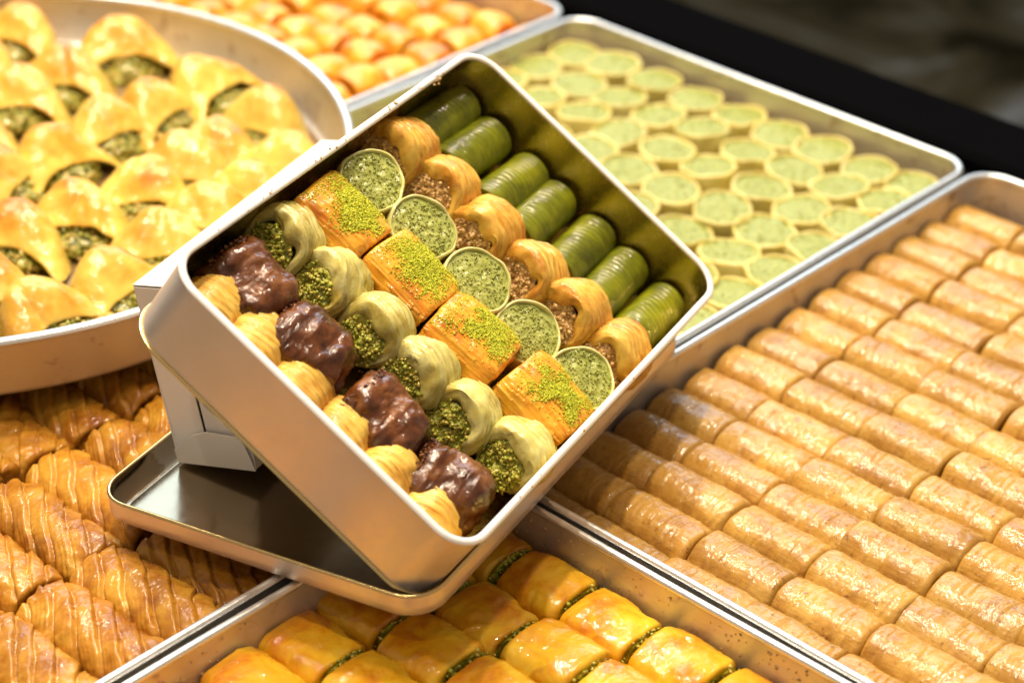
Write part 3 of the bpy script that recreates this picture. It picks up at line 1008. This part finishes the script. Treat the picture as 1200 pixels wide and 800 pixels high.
# ------------------------------------------------------------------ triangular pastries, round tray
tris = [triangle_meshes(400 + i) for i in range(10)]
TRI = [  # x, y, direction the mouth faces (degrees), short place words
    (-52.3, 5.0, -60), (-46.3, 3.7, -55), (-47.0, 8.0, -25), (-45.6, .3, -50), (-40.0, 1.0, -5), (-39.9, 4.4, 10), (-40.0, 8.0, 5),
    (-35.0, 7.7, -70), (-34.0, 3.9, -55), (-31.0, 4.9, -60), (-45.0, -3.6, -30), (-39.3, -2.3, 0), (-39.4, -5.6, 25), (-33.6, -1.7, -45),
    (-33.8, 1.2, -45), (-33.3, -5.0, -50), (-33.9, -8.2, -60), (-28.6, -4.2, -45), (-27.6, -11.4, -5), (-27.6, -7.9, 0), (-31.4, -12.2, -40),
    (-29.0, -15.2, 10), (-28.9, -1.0, -45), (-29.6, 2.0, -45), (-51.0, 1.0, -45), (-36.5, -11.5, -30), (-24.8, -5.2, -40), (-34.5, -16.0, -20)]
names = ['leftmost at the top edge', 'beside the upper left one with wide green mouth', 'against the far rim']
order = sorted(range(len(TRI)), key=lambda i: (round(TRI[i][0] / 6), -TRI[i][1]))
cols_ = {}
for i, (x, y, a) in enumerate(TRI):
    if not seen(x, y, 6, 60):
        continue
    cols_.setdefault(round((x + 28.5) / 6.0), []).append((y, x, a))
for cidx, key in enumerate(sorted(cols_, reverse=True)):
    for n, (y, x, a) in enumerate(sorted(cols_[key], reverse=True)):
        sc = 1.15 + J(.06)
        m = TR(x, y, RZ0 + .17) @ RZ(a + 90 + J(4)) @ RX(-4 + J(4)) @ SC(sc, sc, sc)
        place('folded_pastry', tris[(n * 3 + cidx * 2) % 10], m,
              'golden folded triangular pastry, %s from far rim in %s diagonal line from the carton' % (ORD[n], ORD[cidx]), 'pastry', 'folded triangular pastries in the round tray')

# ------------------------------------------------------------------ twisted logs, lower left tray
tws = [twist_mesh(500 + i) for i in range(9)]
for k in range(12):
    y = -7.3 - 2.72 * k
    for c in range(4):
        x = -11.95 - 6.85 * c
        if not (seen(x, y, 2, 120)):
            continue
        m = TR(x + J(.2), y + J(.15), .14) @ RZ(J(6) + random.choice((0, 180))) @ SC(1 + J(.02), 1.0 + J(.03), (.97 if c == 0 and k < 4 else 1.05) + J(.04))
        place('twisted_pastry', [('t', tws[(k * 3 + c * 2 + (k * c) % 2) % 9], None)], m,
              'brown twisted phyllo log, %s row from far rim, %s from right rim' % (ORD[k], ORD[c]), 'pastry', 'twisted phyllo logs in the lower left tray')

# ------------------------------------------------------------------ pistachio squares, bottom tray
pst = [pist_meshes(600 + i) for i in range(6)]
for k in range(7):
    y = -7.15 - 2.88 * k
    for c in range(6):
        x = -5.75 + 3.27 * c - .22 * k * (k < 3) - (.35 if k >= 3 else 0)
        if x < -6.15: x = -6.1
        if not seen(x, y, 2, 80):
            continue
        m = TR(x + J(.08), y + J(.06), .15) @ RZ(J(3)) @ RX(J(3)) @ SC(1, 1 + J(.02), 1.0 + J(.05))
        place('pistachio_square', pst[(k * 2 + c * 3 + k * c) % 6], m,
              'yellow glazed pistachio square, %s row from right rim, %s from left rim' % (ORD[k], ORD[c]), 'pastry', 'pistachio squares in the bottom tray')


# ------------------------------------------------------------------ pastries in the tin (tin coordinates: X length, Y short side, Z depth)
def in_tin(name, parts, x, y, z, rot, label, group, s=(1, 1, 1)):
    return place(name, parts, TIN @ TR(x, y, z) @ rot @ SC(*s), label, 'pastry', group)


FROM = 'from the tin\'s front corner'
for i, y in enumerate([1.8, 4.1, 6.25, 8.45, 10.65, 12.75]):
    in_tin('wound_finger', nest_meshes(700 + i, 1.25, 2.6, MT['finger'], None, closed=True, amp=.055, freq=3.2), 2.08 + J(.06), y, .50 + J(.08), RZ(J(7)) @ RY(-4 + J(5)),
           'pale golden wound pastry by the tin\'s near wall, %s from its lowest corner' % ORD[i], 'pale golden pastries along the near wall of the tin')
for i, (x, y) in enumerate([(4.25, 2.15), (4.1, 5.7), (4.05, 9.15), (4.1, 12.45)]):
    in_tin('chocolate_roll', choc_mesh(720 + i * 5), x - .1, y, .50, RZ(-90 + J(12)) @ RY(J(7)) @ RX(random.uniform(0, 40)),
           'glossy dark chocolate coated roll, %s from the tin\'s lowest corner' % ORD[i], 'chocolate rolls in the tin')
for i, y in enumerate([1.35, 3.75, 6.05, 8.35, 10.9, 13.15]):
    in_tin('green_nest', nest_meshes(740 + i, 1.42, 2.4, MT['nestgreen'], MT['fill_green'], opening=.64, amp=.09, freq=3.0, fill_out=.48), 6.8 + (.3 if i == 0 else 0) + J(.08), y - .08, .62 + (.2 if i == 0 else 0) + J(.08), RZ(-12 + J(8)) @ RY(22 + J(6)),
           'pale green phyllo nest with pistachio filling, %s from the tin\'s front right wall' % ORD[i], 'pale green nests in the tin', (1, .96, 1))
for i, (x, y, a) in enumerate([(10.0, 2.05, -4), (9.75, 5.5, 3), (9.85, 9.0, -2), (9.45, 12.45, 2)]):
    in_tin('layered_square', square_meshes(760 + i), x - .15, y - .08, .55 + (.2 if i == 0 else 0), RZ(90 + a + 180) @ RX(-6 + J(4)) @ RY(J(3)),
           'amber layered square topped with green pistachio powder, %s from the front right wall' % ORD[i], 'amber layered squares in the tin', (1, 1, 1))
for i, y in enumerate([1.55, 4.25, 7.1, 10.1, 12.85]):
    in_tin('pistachio_slice', disc_meshes(780 + i, 1.42, 2.0, MT['wrapgreen'], MT['fill_bluegreen'], .13, 420, (.03, .075), 30, 72), 12.7 + J(.1), y - .05, .95 + (.2 if i == 0 else 0) + J(.1), RZ(J(8)) @ RY(-24 + J(4)) @ RX(J(4)),
           'round green pistachio slice in the tin, %s from the front right wall' % ORD[i], 'green pistachio slices in the tin', (.92, 1.0, 1))
for i, y in enumerate([1.25, 3.65, 6.0, 8.5, 10.95, 13.2]):
    in_tin('walnut_nest', nest_meshes(800 + i, 1.44, 2.7, MT['nestgold'], MT['fill_walnut'], opening=.68, amp=.09, freq=3.0, fill_out=.50), 15.5 + J(.1), y - .05, .58 + (.15 if i == 0 else 0) + J(.08), RZ(-10 + J(9)) @ RY(20 + J(6)),
           'golden brown phyllo nest with walnut filling, %s from the front right wall' % ORD[i], 'walnut nests in the tin', (1, .97, 1))
for i, y in enumerate([1.2, 3.2, 5.25, 7.3, 9.4, 11.4, 13.3]):
    in_tin('green_roll', groll_meshes(820 + i), 19.35 + J(.08), y, .20, RZ(J(2.5)) @ RX(J(15)),
           'dark green ringed pistachio roll, %s from the tin\'s right corner' % ORD[i], 'dark green rolls along the far wall of the tin')

# ------------------------------------------------------------------ loose crumbs
r = np.random.default_rng(5)
P = []
for k in range(24):                                    # on the raised rim of the tin
    P.append((r.uniform(2, 20.5), LW - .1 + r.normal(0, .07), TT + .06))
for k in range(8):
    P.append((17.8 + r.normal(0, .18), LW - .35 + r.normal(0, .08), TT + .0))
for k in range(12):
    P.append((r.uniform(2, 20), r.choice((.1, LW - .1)) + r.normal(0, .05), TT + .06))
for k in range(420):                                   # fallen between the pastries
    P.append((r.uniform(5.2, 17), r.uniform(.4, 14), r.uniform(.5, 1.5)))
tag(link('loose_crumbs', grains(Geo(), P, .03, .08, r).mesh('loose_crumbs', MT['fill_walnut']), None, TIN), 'small pastry crumbs fallen on the rim and between pastries in the tin', 'crumbs', None, 'stuff')
P = []
for k in range(150):                                   # stuck to the wall of the bottom tray
    z = RIM_Z - abs(r.normal(0, .8)) - .4
    P.append((r.uniform(-7, 12), -5.42 - .17 - .25 * (1 - z / RIM_Z), max(z, .5)))
for k in range(120):
    z = RIM_Z - abs(r.normal(0, .8)) - .4
    P.append((-7.83 + .17 + .25 * (1 - z / RIM_Z), r.uniform(-30, -6), max(z, .5)))
tag(link('stuck_crumbs', grains(Geo(), P, .025, .085, r).mesh('stuck_crumbs', MT['fill_walnut'])), 'small brown crumbs stuck to the inner wall of the bottom tray', 'crumbs', None, 'stuff')
